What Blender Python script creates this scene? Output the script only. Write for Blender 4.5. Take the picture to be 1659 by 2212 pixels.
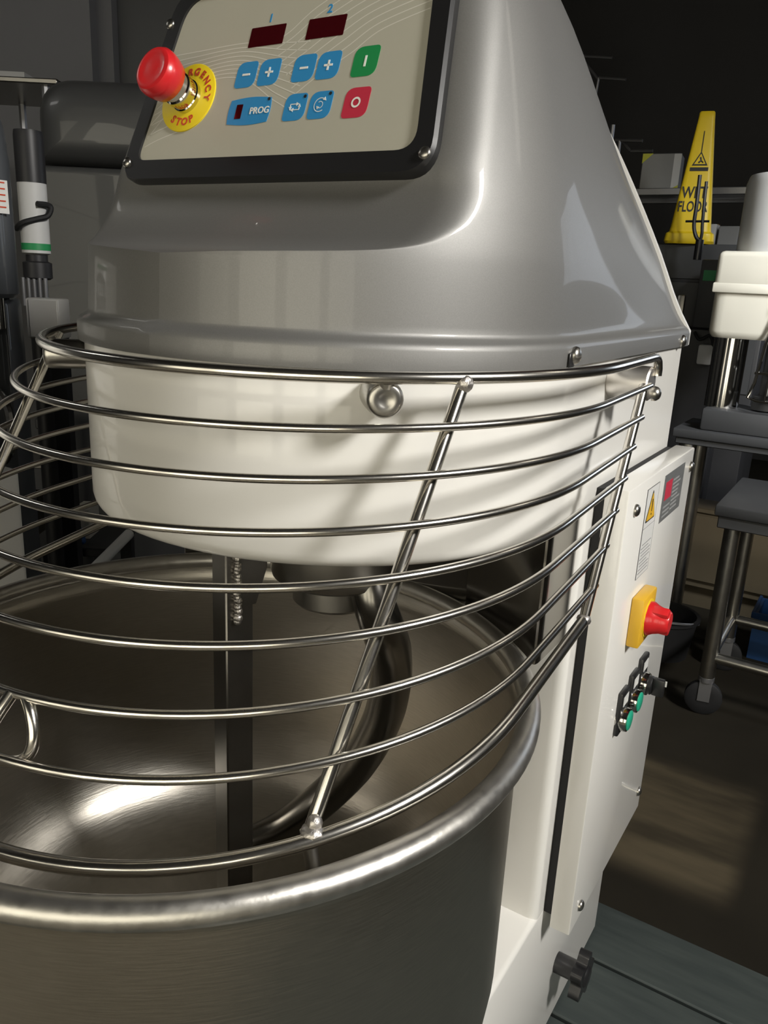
import bpy, bmesh, math, random
from mathutils import Vector, Matrix
random.seed(7)
for o in list(bpy.data.objects): bpy.data.objects.remove(o, do_unlink=True)
S = bpy.context.scene
COL = S.collection
PI = math.pi

# ------------------------------------------------------------------ camera
RIM = 0.93                                   # height of the bowl rim above the floor
FPX = 1717.8                                 # focal length in pixels of a 1659 x 2212 frame
AX = (Vector((0.8435, 0.5352, 0.0466)), Vector((0.1874, -0.2118, -0.9592)), Vector((-0.5034, 0.8178, -0.2789)))
EYE = Vector((0.5866, -0.5866, RIM + 0.4278))
cd = bpy.data.cameras.new('camera'); cam = bpy.data.objects.new('camera', cd); COL.objects.link(cam)
cd.sensor_fit = 'VERTICAL'; cd.sensor_height = 24.0; cd.lens = FPX / 2212 * 24.0
cd.clip_start = 0.02; cd.clip_end = 60
_r, _u, _b = AX[0].normalized(), -AX[1].normalized(), -AX[2].normalized()
cam.matrix_world = Matrix(((_r.x, _u.x, _b.x, EYE.x), (_r.y, _u.y, _b.y, EYE.y), (_r.z, _u.z, _b.z, EYE.z), (0, 0, 0, 1)))
S.camera = cam

# ------------------------------------------------------------------ world, lights, exposure
W = bpy.data.worlds.new('world'); S.world = W; W.use_nodes = True
bgn = W.node_tree.nodes['Background']; bgn.inputs[0].default_value = (0.60, 0.62, 0.66, 1); bgn.inputs[1].default_value = 0.012
S.view_settings.view_transform = 'Standard'; S.view_settings.look = 'None'
S.view_settings.gamma = 1.0; S.view_settings.exposure = 0.0; S.view_settings.use_curve_mapping = False
S.cycles.max_bounces = 5; S.cycles.diffuse_bounces = 3; S.cycles.glossy_bounces = 4; S.cycles.transmission_bounces = 2
S.cycles.use_adaptive_sampling = True; S.cycles.adaptive_threshold = 0.08
S.cycles.caustics_reflective = True; S.cycles.caustics_refractive = False; S.cycles.sample_clamp_indirect = 4.0

def area(name, loc, target, sx, sy, power, color):
    l = bpy.data.lights.new(name, 'AREA'); l.shape = 'RECTANGLE'; l.size = sx; l.size_y = sy
    l.energy = power; l.color = color
    o = bpy.data.objects.new(name, l); COL.objects.link(o); o.location = loc
    o.rotation_euler = (Vector(target) - Vector(loc)).to_track_quat('-Z', 'Y').to_euler()
    return o
KEY = (2.82, -0.12, 2.90)
area('key_lamp_light', KEY, (0.25, 0.1, 1.0), 0.48, 0.55, 110, (1.0, 0.975, 0.93))
for _i in range(3):                        # added front fill behind the camera, one light per made-up bay
    area('front_daylight', (0.1 + 1.62 * _i, -4.41, 1.52), (0.1 + 1.62 * _i, 0, 1.52), 1.24, 2.6, 23.0, (1.0, 0.935, 0.76))
area('front_daylight', (-1.52, -4.41, 1.52), (-1.52, 0, 1.52), 1.24, 2.6, 6.0, (1.0, 0.935, 0.76))  # weaker fill added on the left for the rod reflections
area('left_lamp_light', (-3.3, -0.6, 3.3), (-3.2, 0.8, 0.6), 1.2, 0.3, 2.5, (0.86, 0.93, 1.0))
area('bench_lamp_light', (1.55, 1.45, 2.75), (0.25, 2.75, 1.3), 0.26, 0.9, 10, (0.95, 0.98, 1.0)).data.spread = 1.0  # added lamp that lifts the brightness of the cream bench mixer

# ------------------------------------------------------------------ helpers
def at(px, py, D):
    v = AX[0] * ((px - 829.5) / FPX) + AX[1] * ((py - 1106) / FPX) + AX[2]
    return EYE + v * D
def aty(px, py, Y):
    v = AX[0] * ((px - 829.5) / FPX) + AX[1] * ((py - 1106) / FPX) + AX[2]
    return EYE + v * ((Y - EYE.y) / v.y)

def tag(o, label, cat, group=None, kind=None):
    if label: o['label'] = label
    if cat: o['category'] = cat
    if group: o['group'] = group
    if kind: o['kind'] = kind
    return o
def thing(name, label, cat, loc=(0, 0, 0), rz=0, group=None):
    o = bpy.data.objects.new(name, None); COL.objects.link(o); o.empty_display_size = 0.05
    o.location = loc; o.rotation_euler = (0, 0, rz)
    return tag(o, label, cat, group)

def merge(*gs):
    V, F = [], []
    for g in gs:
        if isinstance(g, list): g = merge(*g)
        n = len(V); V += list(g[0]); F += [tuple(i + n for i in f) for f in g[1]]
    return V, F
def obj(name, geo, m, parent=None, loc=None, smooth=38, recalc=True):
    if isinstance(geo, list): geo = merge(*geo)
    me = bpy.data.meshes.new(name); me.from_pydata([tuple(v) for v in geo[0]], [], geo[1])
    if recalc:
        bm = bmesh.new(); bm.from_mesh(me); bmesh.ops.recalc_face_normals(bm, faces=bm.faces); bm.to_mesh(me); bm.free()
    if smooth:
        me.shade_smooth(); me.set_sharp_from_angle(angle=math.radians(smooth))
    me.materials.append(m)
    o = bpy.data.objects.new(name, me); COL.objects.link(o)
    if parent: o.parent = parent
    if loc is not None: o.location = loc
    return o
def xf(geo, M):
    return [M @ Vector(v) for v in geo[0]], geo[1]
def sh(geo, x=0, y=0, z=0): return xf(geo, Matrix.Translation((x, y, z)))
def frame(o, X, Y, Z):
    X, Y, Z = Vector(X), Vector(Y), Vector(Z)
    return Matrix(((X.x, Y.x, Z.x, o[0]), (X.y, Y.y, Z.y, o[1]), (X.z, Y.z, Z.z, o[2]), (0, 0, 0, 1)))
def along(p, d):
    q = Vector(d).to_track_quat('Z', 'Y').to_matrix().to_4x4()
    return Matrix.Translation(p) @ q

def box(x0, x1, y0, y1, z0, z1, bev=0.0, seg=2):
    bm = bmesh.new()
    vs = [bm.verts.new((x, y, z)) for x in (x0, x1) for y in (y0, y1) for z in (z0, z1)]
    for f in ((0, 1, 3, 2), (4, 6, 7, 5), (0, 4, 5, 1), (2, 3, 7, 6), (0, 2, 6, 4), (1, 5, 7, 3)): bm.faces.new([vs[i] for i in f])
    bmesh.ops.recalc_face_normals(bm, faces=bm.faces)
    if bev: bmesh.ops.bevel(bm, geom=list(bm.edges), offset=bev, segments=seg, profile=0.5, affect='EDGES')
    bm.verts.index_update()
    g = [v.co.copy() for v in bm.verts], [tuple(v.index for v in f.verts) for f in bm.faces]
    bm.free(); return g
def tube(path, r, n=10, closed=False, cap=True):
    P = [Vector(p) for p in path]; N = len(P)
    rr = r if isinstance(r, (list, tuple)) else [r] * N
    T = []
    for i in range(N):
        if closed: t = P[(i + 1) % N] - P[i - 1]
        else: t = P[min(i + 1, N - 1)] - P[max(i - 1, 0)]
        T.append(t.normalized())
    a = Vector((0, 0, 1)) if abs(T[0].z) < .9 else Vector((1, 0, 0))
    u = (a - T[0] * a.dot(T[0])).normalized()
    V, F = [], []
    for i in range(N):
        u = (u - T[i] * u.dot(T[i])).normalized(); w = T[i].cross(u)
        for k in range(n):
            A = 2 * PI * k / n
            V.append(P[i] + (u * math.cos(A) + w * math.sin(A)) * rr[i])
    for i in range(N if closed else N - 1):
        j = (i + 1) % N
        for k in range(n):
            l = (k + 1) % n
            F.append((i * n + k, i * n + l, j * n + l, j * n + k))
    if cap and not closed:
        F.append(tuple(range(n))); F.append(tuple((N - 1) * n + k for k in range(n)))
    return V, F
def lathe(prof, n=32, M=None):
    """prof: (radius, z) pairs; radius 0 closes with a pole"""
    V, F, rings = [], [], []
    for r, z in prof:
        if r < 1e-6: rings.append([len(V)]); V.append(Vector((0, 0, z)))
        else:
            rings.append(list(range(len(V), len(V) + n)))
            for k in range(n): V.append(Vector((r * math.cos(2 * PI * k / n), r * math.sin(2 * PI * k / n), z)))
    for a, b in zip(rings, rings[1:]):
        for k in range(n):
            l = (k + 1) % n
            if len(a) == 1 and len(b) == 1: break
            if len(a) == 1: F.append((a[0], b[k], b[l]))
            elif len(b) == 1: F.append((a[k], a[l], b[0]))
            else: F.append((a[k], a[l], b[l], b[k]))
    g = (V, F)
    return xf(g, M) if M is not None else g
def prism(poly, d0, d1, M=None):
    n = len(poly)
    V = [Vector((p[0], p[1], d0)) for p in poly] + [Vector((p[0], p[1], d1)) for p in poly]
    F = [tuple(range(n)), tuple(range(n, 2 * n))] + [(i, (i + 1) % n, n + (i + 1) % n, n + i) for i in range(n)]
    g = (V, F)
    return xf(g, M) if M is not None else g
def rpoly(pts, r, seg=6):
    """polygon with rounded corners"""
    out = []; n = len(pts)
    for i in range(n):
        p = Vector(pts[i]).to_2d(); a = Vector(pts[i - 1]).to_2d() - p; b = Vector(pts[(i + 1) % n]).to_2d() - p
        rr = r[i] if isinstance(r, (list, tuple)) else r
        if rr <= 0: out.append((p.x, p.y)); continue
        la, lb = a.length, b.length; a.normalize(); b.normalize()
        ang = math.acos(max(-1, min(1, a.dot(b)))); t = min(rr / math.tan(ang / 2), la * .49, lb * .49)
        A, B = p + a * t, p + b * t
        for k in range(seg + 1):
            s = k / seg
            q = A * (1 - s) ** 2 + p * 2 * s * (1 - s) + B * s * s
            out.append((q.x, q.y))
    return out
def blob(p, r, sz=(1, 1, 1), n=8, m=6):
    prof = [(0, -1)] + [(math.sin(PI * i / m), -math.cos(PI * i / m)) for i in range(1, m)] + [(0, 1)]
    g = lathe(prof, n)
    return [Vector((p[0] + v.x * r * sz[0], p[1] + v.y * r * sz[1], p[2] + v.z * r * sz[2])) for v in g[0]], g[1]
def spline(pts, n=12, closed=False):
    P = [Vector(p) for p in pts]; out = []; N = len(P)
    for i in range(N if closed else N - 1):
        if closed: a, b, c, d = P[i - 1], P[i], P[(i + 1) % N], P[(i + 2) % N]
        else: a, b, c, d = P[max(i - 1, 0)], P[i], P[i + 1], P[min(i + 2, N - 1)]
        for k in range(n):
            t = k / n
            out.append(0.5 * ((2 * b) + (c - a) * t + (2 * a - 5 * b + 4 * c - d) * t * t + (3 * b - a - 3 * c + d) * t ** 3))
    if not closed: out.append(P[-1])
    return out
def dome_screw(r, h, M):
    return lathe([(r, 0), (r, h * .25), (r * .92, h * .55), (r * .65, h * .85), (r * .3, h * .98), (0, h)], 16, M)

_dg = None
def text(s, size, bold=0.0):
    cu = bpy.data.curves.new('t', 'FONT'); cu.body = s; cu.size = size; cu.align_x = 'CENTER'; cu.align_y = 'CENTER'
    cu.offset = bold; cu.resolution_u = 3; cu.extrude = 0.00015
    o = bpy.data.objects.new('t', cu); COL.objects.link(o)
    me = bpy.data.meshes.new_from_object(o.evaluated_get(bpy.context.evaluated_depsgraph_get()))
    g = [v.co.copy() for v in me.vertices], [tuple(p.vertices) for p in me.polygons]
    bpy.data.objects.remove(o); bpy.data.curves.remove(cu); bpy.data.meshes.remove(me)
    return g

# ------------------------------------------------------------------ materials
def mat(name, col, rough=0.5, metal=0.0, coat=0.0, vary=0.06, scale=9.0, bump=0.0, stretch=None, aniso=0.0, coat_rough=0.03,
        col2=None, emit=None, estr=0, trans=0.0, spec=0.5, rvary=0.0, cyl=False):
    m = bpy.data.materials.new(name); m.use_nodes = True; nt = m.node_tree; N = nt.nodes; L = nt.links
    b = N['Principled BSDF']; b.inputs['Roughness'].default_value = rough; b.inputs['Metallic'].default_value = metal
    b.inputs['Coat Weight'].default_value = coat; b.inputs['Coat Roughness'].default_value = coat_rough
    b.inputs['Specular IOR Level'].default_value = spec
    if aniso: b.inputs['Anisotropic'].default_value = aniso
    if aniso and cyl:
        tg = N.new('ShaderNodeTangent'); tg.direction_type = 'RADIAL'; tg.axis = 'Z'; L.new(tg.outputs[0], b.inputs['Tangent'])
    if trans: b.inputs['Transmission Weight'].default_value = trans
    tc = N.new('ShaderNodeTexCoord'); mp = N.new('ShaderNodeMapping'); L.new(tc.outputs['Object'], mp.inputs[0])
    if stretch: mp.inputs['Scale'].default_value = stretch
    src = mp.outputs[0]
    if cyl:                                    # brushed around the vertical axis
        sx = N.new('ShaderNodeSeparateXYZ'); L.new(tc.outputs['Object'], sx.inputs[0])
        an = N.new('ShaderNodeMath'); an.operation = 'ARCTAN2'; L.new(sx.outputs[1], an.inputs[0]); L.new(sx.outputs[0], an.inputs[1])
        cb = N.new('ShaderNodeCombineXYZ'); L.new(an.outputs[0], cb.inputs[0]); L.new(sx.outputs[2], cb.inputs[1])
        L.new(cb.outputs[0], mp.inputs[0]); src = mp.outputs[0]
    nz = N.new('ShaderNodeTexNoise'); nz.inputs['Scale'].default_value = scale; nz.inputs['Detail'].default_value = 5; L.new(src, nz.inputs['Vector'])
    mx = N.new('ShaderNodeMix'); mx.data_type = 'RGBA'
    c1 = tuple(max(0, c * (1 - vary)) for c in col[:3]) + (1,)
    c2 = (tuple(col2[:3]) + (1,)) if col2 else tuple(min(1, c * (1 + vary)) for c in col[:3]) + (1,)
    mx.inputs['A'].default_value = c1; mx.inputs['B'].default_value = c2
    L.new(nz.outputs['Fac'], mx.inputs['Factor']); L.new(mx.outputs['Result'], b.inputs['Base Color'])
    if rvary:
        mr = N.new('ShaderNodeMapRange'); mr.inputs['To Min'].default_value = max(0.02, rough - rvary); mr.inputs['To Max'].default_value = min(1, rough + rvary)
        L.new(nz.outputs['Fac'], mr.inputs['Value']); L.new(mr.outputs['Result'], b.inputs['Roughness'])
    if bump:
        bp = N.new('ShaderNodeBump'); bp.inputs['Strength'].default_value = bump; bp.inputs['Distance'].default_value = 0.002
        L.new(nz.outputs['Fac'], bp.inputs['Height']); L.new(bp.outputs['Normal'], b.inputs['Normal'])
    if emit:
        b.inputs['Emission Color'].default_value = tuple(emit) + (1,); b.inputs['Emission Strength'].default_value = estr
    return m

M = {}
M['white'] = mat('white enamel', (0.80, 0.785, 0.745), 0.32, coat=0.55, vary=0.015, scale=3, coat_rough=0.06)
M['silver'] = mat('silver metallic paint', (0.235, 0.232, 0.224), 0.54, metal=0.65, coat=0.20, vary=0.14, scale=900, coat_rough=0.04)
M['chrome'] = mat('polished steel', (0.66, 0.645, 0.61), 0.11, metal=1, vary=0.03, scale=30, rvary=0.03)
M['rodchrome'] = mat('polished steel rod', (0.82, 0.79, 0.73), 0.21, metal=1, vary=0.03, scale=60)
M['bowl'] = mat('brushed bowl steel', (0.50, 0.47, 0.415), 0.37, metal=1, vary=0.16, scale=6, stretch=(2, 70, 1), bump=0.10, rvary=0.06, cyl=True, aniso=0.5)
M['rim'] = mat('ground rim steel', (0.60, 0.58, 0.54), 0.40, metal=1, vary=0.12, scale=70, bump=0.22, rvary=0.10)
M['steel'] = mat('satin steel', (0.46, 0.445, 0.41), 0.30, metal=1, vary=0.08, scale=25, rvary=0.06)
M['darksteel'] = mat('cast steel hook', (0.24, 0.23, 0.21), 0.24, metal=1, vary=0.08, scale=18, rvary=0.05)
M['shield'] = mat('brushed shield steel', (0.34, 0.33, 0.315), 0.14, metal=1, vary=0.05, scale=12, stretch=(3, 3, 90), bump=0.02)
M['barsteel'] = mat('dull bar steel', (0.20, 0.19, 0.175), 0.34, metal=1, vary=0.1, scale=25, rvary=0.06)
M['sleeve'] = mat('satin pivot steel', (0.78, 0.75, 0.71), 0.40, metal=1, vary=0.04, scale=30)
M['weld'] = mat('weld bead', (0.58, 0.55, 0.52), 0.42, metal=1, vary=0.2, scale=300, bump=0.4)
M['black'] = mat('black plastic', (0.012, 0.012, 0.013), 0.38, vary=0.2, coat=0.15)
M['rubber'] = mat('black rubber', (0.010, 0.010, 0.011), 0.7, vary=0.2)
M['panel'] = mat('cream panel film', (0.42, 0.405, 0.335), 0.45, vary=0.02, scale=40)
M['line'] = mat('printed pale line', (0.60, 0.585, 0.52), 0.45, vary=0.02)
M['blue'] = mat('printed blue', (0.03, 0.24, 0.52), 0.42, vary=0.04)
M['green'] = mat('printed green', (0.015, 0.24, 0.07), 0.42, vary=0.04)
M['redp'] = mat('printed red', (0.50, 0.03, 0.06), 0.42, vary=0.04)
M['print'] = mat('printed white', (0.78, 0.78, 0.74), 0.45, vary=0.02)
M['display'] = mat('dark red display window', (0.045, 0.002, 0.004), 0.12, vary=0.05, coat=0.3)
M['red'] = mat('red plastic', (0.62, 0.018, 0.022), 0.30, vary=0.04, coat=0.3)
M['yellow'] = mat('yellow legend plate', (0.80, 0.62, 0.02), 0.4, vary=0.03)
M['oyellow'] = mat('yellow plastic', (0.72, 0.42, 0.03), 0.38, vary=0.04)
M['redink'] = mat('red lettering', (0.55, 0.06, 0.02), 0.5, vary=0.03)
M['ink'] = mat('black ink', (0.015, 0.015, 0.015), 0.5, vary=0.1)
M['grayink'] = mat('grey ink', (0.30, 0.30, 0.30), 0.5, vary=0.1)
M['label'] = mat('white label', (0.72, 0.72, 0.70), 0.35, vary=0.02)
M['plate'] = mat('silver data plate', (0.22, 0.225, 0.225), 0.35, metal=0.4, vary=0.25, scale=45, stretch=(1, 1, 4))
M['mint'] = mat('green button cap', (0.02, 0.36, 0.22), 0.35, vary=0.05)
M['pallet'] = mat('teal washed pallet board', (0.020, 0.031, 0.032), 0.75, vary=0.25, scale=7, stretch=(1.2, 9, 9), bump=0.25, col2=(0.058, 0.070, 0.064))
M['floor'] = mat('stained concrete', (0.010, 0.0085, 0.006), 0.85, vary=0.5, scale=1.6, bump=0.15, col2=(0.042, 0.036, 0.025), spec=0.15)
M['wall'] = mat('grey painted wall', (0.12, 0.12, 0.123), 0.8, vary=0.08, scale=2)
M['walllight'] = mat('cream painted wall', (0.62, 0.57, 0.47), 0.8, vary=0.08, scale=1.5)
M['walldark'] = mat('dark warehouse wall', (0.03, 0.029, 0.028), 0.85, vary=0.2, scale=2)
M['ceiling'] = mat('black painted deck', (0.012, 0.011, 0.010), 0.9, vary=0.3, scale=2)
M['beam'] = mat('red oxide steel beam', (0.10, 0.035, 0.025), 0.8, vary=0.3, scale=5)
M['greymc'] = mat('grey machine enamel', (0.048, 0.049, 0.049), 0.42, coat=0.3, vary=0.05, scale=4)
M['greymc2'] = mat('blue grey machine enamel', (0.085, 0.092, 0.10), 0.45, coat=0.3, vary=0.05, scale=4)
M['cream'] = mat('cream enamel', (0.66, 0.63, 0.54), 0.35, coat=0.4, vary=0.03, scale=4)
M['dgrey'] = mat('charcoal paint', (0.048, 0.049, 0.051), 0.5, vary=0.1)
M['blackmc'] = mat('black machine panel', (0.022, 0.022, 0.024), 0.45, vary=0.2)
M['tan'] = mat('tan cabinet panel', (0.15, 0.12, 0.075), 0.6, vary=0.08, scale=3)
M['bluebin'] = mat('blue plastic', (0.015, 0.065, 0.20), 0.5, vary=0.1)
M['signy'] = mat('yellow sign plastic', (0.78, 0.55, 0.015), 0.45, vary=0.04)
M['tape'] = mat('green tape', (0.02, 0.28, 0.09), 0.5, vary=0.1)
M['ytape'] = mat('yellow tape', (0.55, 0.55, 0.04), 0.5, vary=0.1)
M['greybox'] = mat('grey sheet box', (0.26, 0.26, 0.255), 0.5, vary=0.1, scale=6)
M['whitep'] = mat('white plastic', (0.62, 0.62, 0.61), 0.5, vary=0.04)
M['wire'] = mat('dull zinc wire', (0.32, 0.32, 0.33), 0.4, metal=0.8, vary=0.1)
M['card'] = mat('cardboard', (0.30, 0.20, 0.09), 0.8, vary=0.15)
M['lampglow'] = mat('lamp diffuser', (0.9, 0.9, 0.85), 0.5, emit=(1.0, 0.94, 0.85), estr=9)
M['lampglow2'] = mat('lamp diffuser warm', (0.9, 0.9, 0.85), 0.5, emit=(1.0, 0.93, 0.80), estr=3)
M['warm_pane'] = mat('daylit frosted pane', (0.6, 0.58, 0.5), 0.5, emit=(1.0, 0.93, 0.74), estr=0.8)  # glow of the made-up bays around the front fill
M['sky_pane'] = mat('daylit pane', (0.6, 0.65, 0.7), 0.3, emit=(0.80, 0.88, 1.0), estr=2.2)

for _k in ('lampglow', 'lampglow2', 'warm_pane'): M[_k].cycles.emission_sampling = 'NONE'
def painted_light_patch(m, x0, x1, y0, y1, col):
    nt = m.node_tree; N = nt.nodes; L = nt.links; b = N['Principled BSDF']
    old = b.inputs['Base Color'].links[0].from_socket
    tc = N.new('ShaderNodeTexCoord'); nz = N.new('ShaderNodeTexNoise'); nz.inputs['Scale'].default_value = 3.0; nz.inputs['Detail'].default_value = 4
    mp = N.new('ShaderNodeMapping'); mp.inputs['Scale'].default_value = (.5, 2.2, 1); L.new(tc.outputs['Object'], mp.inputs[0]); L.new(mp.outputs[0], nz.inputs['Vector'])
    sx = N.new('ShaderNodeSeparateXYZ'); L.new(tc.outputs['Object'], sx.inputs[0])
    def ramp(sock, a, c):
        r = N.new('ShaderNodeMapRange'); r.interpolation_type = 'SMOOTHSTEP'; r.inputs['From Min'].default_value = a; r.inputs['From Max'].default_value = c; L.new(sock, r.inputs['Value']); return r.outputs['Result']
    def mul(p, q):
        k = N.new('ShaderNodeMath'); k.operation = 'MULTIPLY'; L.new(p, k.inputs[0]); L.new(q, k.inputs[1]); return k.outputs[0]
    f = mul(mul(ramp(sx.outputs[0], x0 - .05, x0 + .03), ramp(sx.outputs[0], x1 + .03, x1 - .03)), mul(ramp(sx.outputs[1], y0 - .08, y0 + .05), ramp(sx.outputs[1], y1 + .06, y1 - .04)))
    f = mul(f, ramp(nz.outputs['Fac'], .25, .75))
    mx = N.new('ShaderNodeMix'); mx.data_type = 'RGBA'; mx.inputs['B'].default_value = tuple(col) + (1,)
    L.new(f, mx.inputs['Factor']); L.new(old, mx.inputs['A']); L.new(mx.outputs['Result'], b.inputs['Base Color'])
painted_light_patch(M['floor'], -.1, .50, 1.18, 1.66, (0.13, 0.105, 0.065))  # pool of light on the floor, painted into its colour
painted_light_patch(M['floor'], -1.6, 2.2, -3.4, -.70, (0.34, 0.31, 0.25))  # unseen pale floor area, added to bounce light onto the bowl wall

# ------------------------------------------------------------------ room
def struct(name, geo, m, parent=None, smooth=0):
    o = obj(name, geo, m, parent, smooth=smooth)
    if not parent: o['kind'] = 'structure'
    return o
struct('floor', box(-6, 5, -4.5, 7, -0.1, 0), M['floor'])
struct('ceiling', box(-6, 5, -4.5, 7, 4.2, 4.3), M['ceiling'])
struct('wall_left', box(-6.1, -6, -4.5, 7, 0, 4.2), M['wall'])
struct('wall_right', box(5, 5.1, -4.5, 7, 0, 4.2), M['walldark'])
wb = struct('wall_back', box(-6, 5, 7, 7.1, 0, 4.2), M['walldark'])
struct('wall_front', box(-6, 5, -4.6, -4.5, 0, 4.2), M['wall'])
wn = struct('window_1', [box(1.6, 4.0, 6.94, 7.0, 1.7, 1.76), box(1.6, 4.0, 6.94, 7.0, 3.34, 3.4), box(1.6, 1.66, 6.94, 7.0, 1.76, 3.34), box(3.94, 4.0, 6.94, 7.0, 1.76, 3.34)], M['wire'])
for i in range(3):
    obj('pane', box(1.67 + i * .76, 2.41 + i * .76, 6.97, 6.985, 1.77, 3.33), M['sky_pane'], wn, smooth=0)
for i, (x0, y0, x1, y1) in enumerate(((-6, 2.2, 5, 2.2), (-6, 4.4, 5, 4.4))):
    o = struct('trim_%d' % (i + 1), box(x0, x1, y0 - .06, y0 + .06, 3.55, 3.85), M['beam'])
# ceiling lamps: a housing and a glowing diffuser around each area light
def fixture(name, label, loc, target, sx, sy, glow):
    d = (Vector(target) - Vector(loc)).normalized(); q = d.to_track_quat('-Z', 'Y')
    t = thing(name, label, 'lamp', loc); t.rotation_euler = q.to_euler()
    hx, hy = sx / 2 + .03, sy / 2 + .03
    obj('housing', [box(-hx, hx, -hy, hy, .03, .09, .01), box(-hx, -hx + .02, -hy, hy, -.015, .03), box(hx - .02, hx, -hy, hy, -.015, .03),
                    box(-hx + .02, hx - .02, -hy, -hy + .02, -.015, .03), box(-hx + .02, hx - .02, hy - .02, hy, -.015, .03)], M['whitep'], t)
    obj('diffuser', box(-hx + .022, hx - .022, -hy + .022, hy - .022, .006, .026), glow, t, smooth=0)
    up = q.to_matrix().inverted() @ Vector((0, 0, 1)); L = (4.2 - loc[2] - .09) / 1.0
    obj('hanger_rod', [tube([Vector((0, s * hy * .7, .08)), Vector((0, s * hy * .7, .08)) + up * L], .006, 6) for s in (-1, 1)], M['wire'], t)
fixture('hanging_lamp', 'white strip lamp hanging high on the switch side of the big mixer', KEY, (0.25, 0.1, 1.0), 0.48, 0.55, M['lampglow'])
for i in range(4):  # made-up window bays with glowing panes, dressing the added front fill
    cx = -1.52 + 1.62 * i
    w2 = struct('window_%d' % (i + 2), [box(cx - .68, cx + .68, -4.5, -4.44, .10, .16), box(cx - .68, cx + .68, -4.5, -4.44, 2.88, 2.94), box(cx - .68, cx - .62, -4.5, -4.44, .16, 2.88), box(cx + .62, cx + .68, -4.5, -4.44, .16, 2.88)], M['wire'])
    for j in range(3): obj('pane', box(cx - .61, cx + .61, -4.48, -4.465, .17 + j * .90, 1.05 + j * .90), M['warm_pane'], w2, smooth=0)  # added panes of the made-up bays
fixture('hanging_lamp', 'white strip lamp hanging near the cream bench mixer', (1.55, 1.45, 2.75), (0.25, 2.75, 1.3), 0.26, 0.9, M['lampglow2'])
fixture('hanging_lamp', 'white strip lamp hanging over the grey machines', (-3.3, -0.6, 3.3), (-3.2, 0.8, 0.6), 1.2, 0.3, M['lampglow2'])

# ------------------------------------------------------------------ pallet
pal = thing('pallet', 'teal washed wooden pallet under the white mixer', 'pallet', (0, 0, 0))
for i in range(9):
    y1 = 0.835 - i * 0.157
    g = box(-0.62, 1.05, y1 - 0.150, y1, 0.118, 0.14, 0.003, 1)
    obj('deck_board', g, M['pallet'], pal)
for x in (-0.57, 0.2, 0.98):
    obj('stringer', box(x - .05, x + .05, -0.575, 0.835, 0.022, 0.118, .002, 1), M['pallet'], pal)
for y in (-0.5, 0.1, 0.76):
    obj('bottom_board', box(-0.62, 1.05, y - .05, y + .05, 0.0, 0.022, .002, 1), M['pallet'], pal)

# ================================================================== THE SPIRAL MIXER (geometry in the bowl-rim frame)
mx = thing('spiral_mixer', 'large white spiral dough mixer with silver hood, wire guard and steel bowl', 'mixer', (0, 0, 0.14))
UP = (0, 0, RIM - 0.14)
def part(name, geo, m, label=None, smooth=38):
    o = obj(name, geo, m, mx, UP, smooth)
    if label: o['label'] = label
    return o
def sub(name, geo, m, parent, smooth=38, label=None):
    o = obj(name, geo, m, parent, smooth=smooth)
    if label: o['label'] = label
    return o

Y0, YB = 0.242, 0.757
def uplan(w, yb=YB, n=40, y0=Y0):
    pts = [(-w, yb), (-w, (yb * 2 + y0) / 3), (-w, (yb + 2 * y0) / 3)]
    for k in range(n + 1):
        a = PI + PI * k / n
        pts.append((w * math.cos(a), y0 + w * math.sin(a)))
    return pts + [(w, (yb + 2 * y0) / 3), (w, (yb * 2 + y0) / 3), (w, yb)]
def loft(rows, cap0=False, cap1=False, closed=True):
    n = len(rows[0]); V = [Vector(p) for r in rows for p in r]; F = []
    for i in range(len(rows) - 1):
        for k in range(n if closed else n - 1):
            l = (k + 1) % n
            F.append((i * n + k, i * n + l, (i + 1) * n + l, (i + 1) * n + k))
    if cap0: F.append(tuple(range(n)))
    if cap1: F.append(tuple((len(rows) - 1) * n + k for k in range(n)))
    return V, F

# base, column, head ------------------------------------------------
part('base', [box(-.30, .30, -.26, YB, -.785, -.46, .008, 3)], M['white'])
feet = [(-.25, -.2), (.25, -.2), (-.25, .7), (.25, .7)]
for x, y in feet: part('foot', lathe([(0, -.79), (.03, -.79), (.03, -.785), (.012, -.783), (.012, -.78)], 16, Matrix.Translation((x, y, 0))), M['rubber'])
colp = rpoly([(-.2995, YB), (-.2995, .355), (-.225, .355), (-.225, .41), (.225, .41), (.225, .355), (.2995, .355), (.2995, YB)], [0, .014, .01, .005, .005, .01, .014, 0])
part('column', prism(colp, -.47, .30), M['white'])
lv = [(.1590, .2835), (.1597, .288), (.1618, .2925), (.165, .296), (.1692, .2985), (.175, .2998), (.19, .300), (.36, .300)]
part('head', loft([[(x, y, z) for x, y in uplan(w)] for z, w in lv], True, True), M['white'])

# splash shield behind the bowl --------------------------------------
ra, a0 = 0.384, math.radians(41.5)
arc = [(ra * math.cos(a0 + (PI - 2 * a0) * k / 30), ra * math.sin(a0 + (PI - 2 * a0) * k / 30)) for k in range(31)]
cr = [(.2945, .268), (.2943, .258), (.2930, .2525), (.2905, .2515)]
shp = [(.2945, .3545)] + cr + arc + [(-x, y) for x, y in reversed(cr)] + [(-.2945, .3545)]
part('splash_shield', prism(shp, -.006, .19), M['shield'], 'polished steel splash shield behind the bowl', smooth=30)

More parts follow.
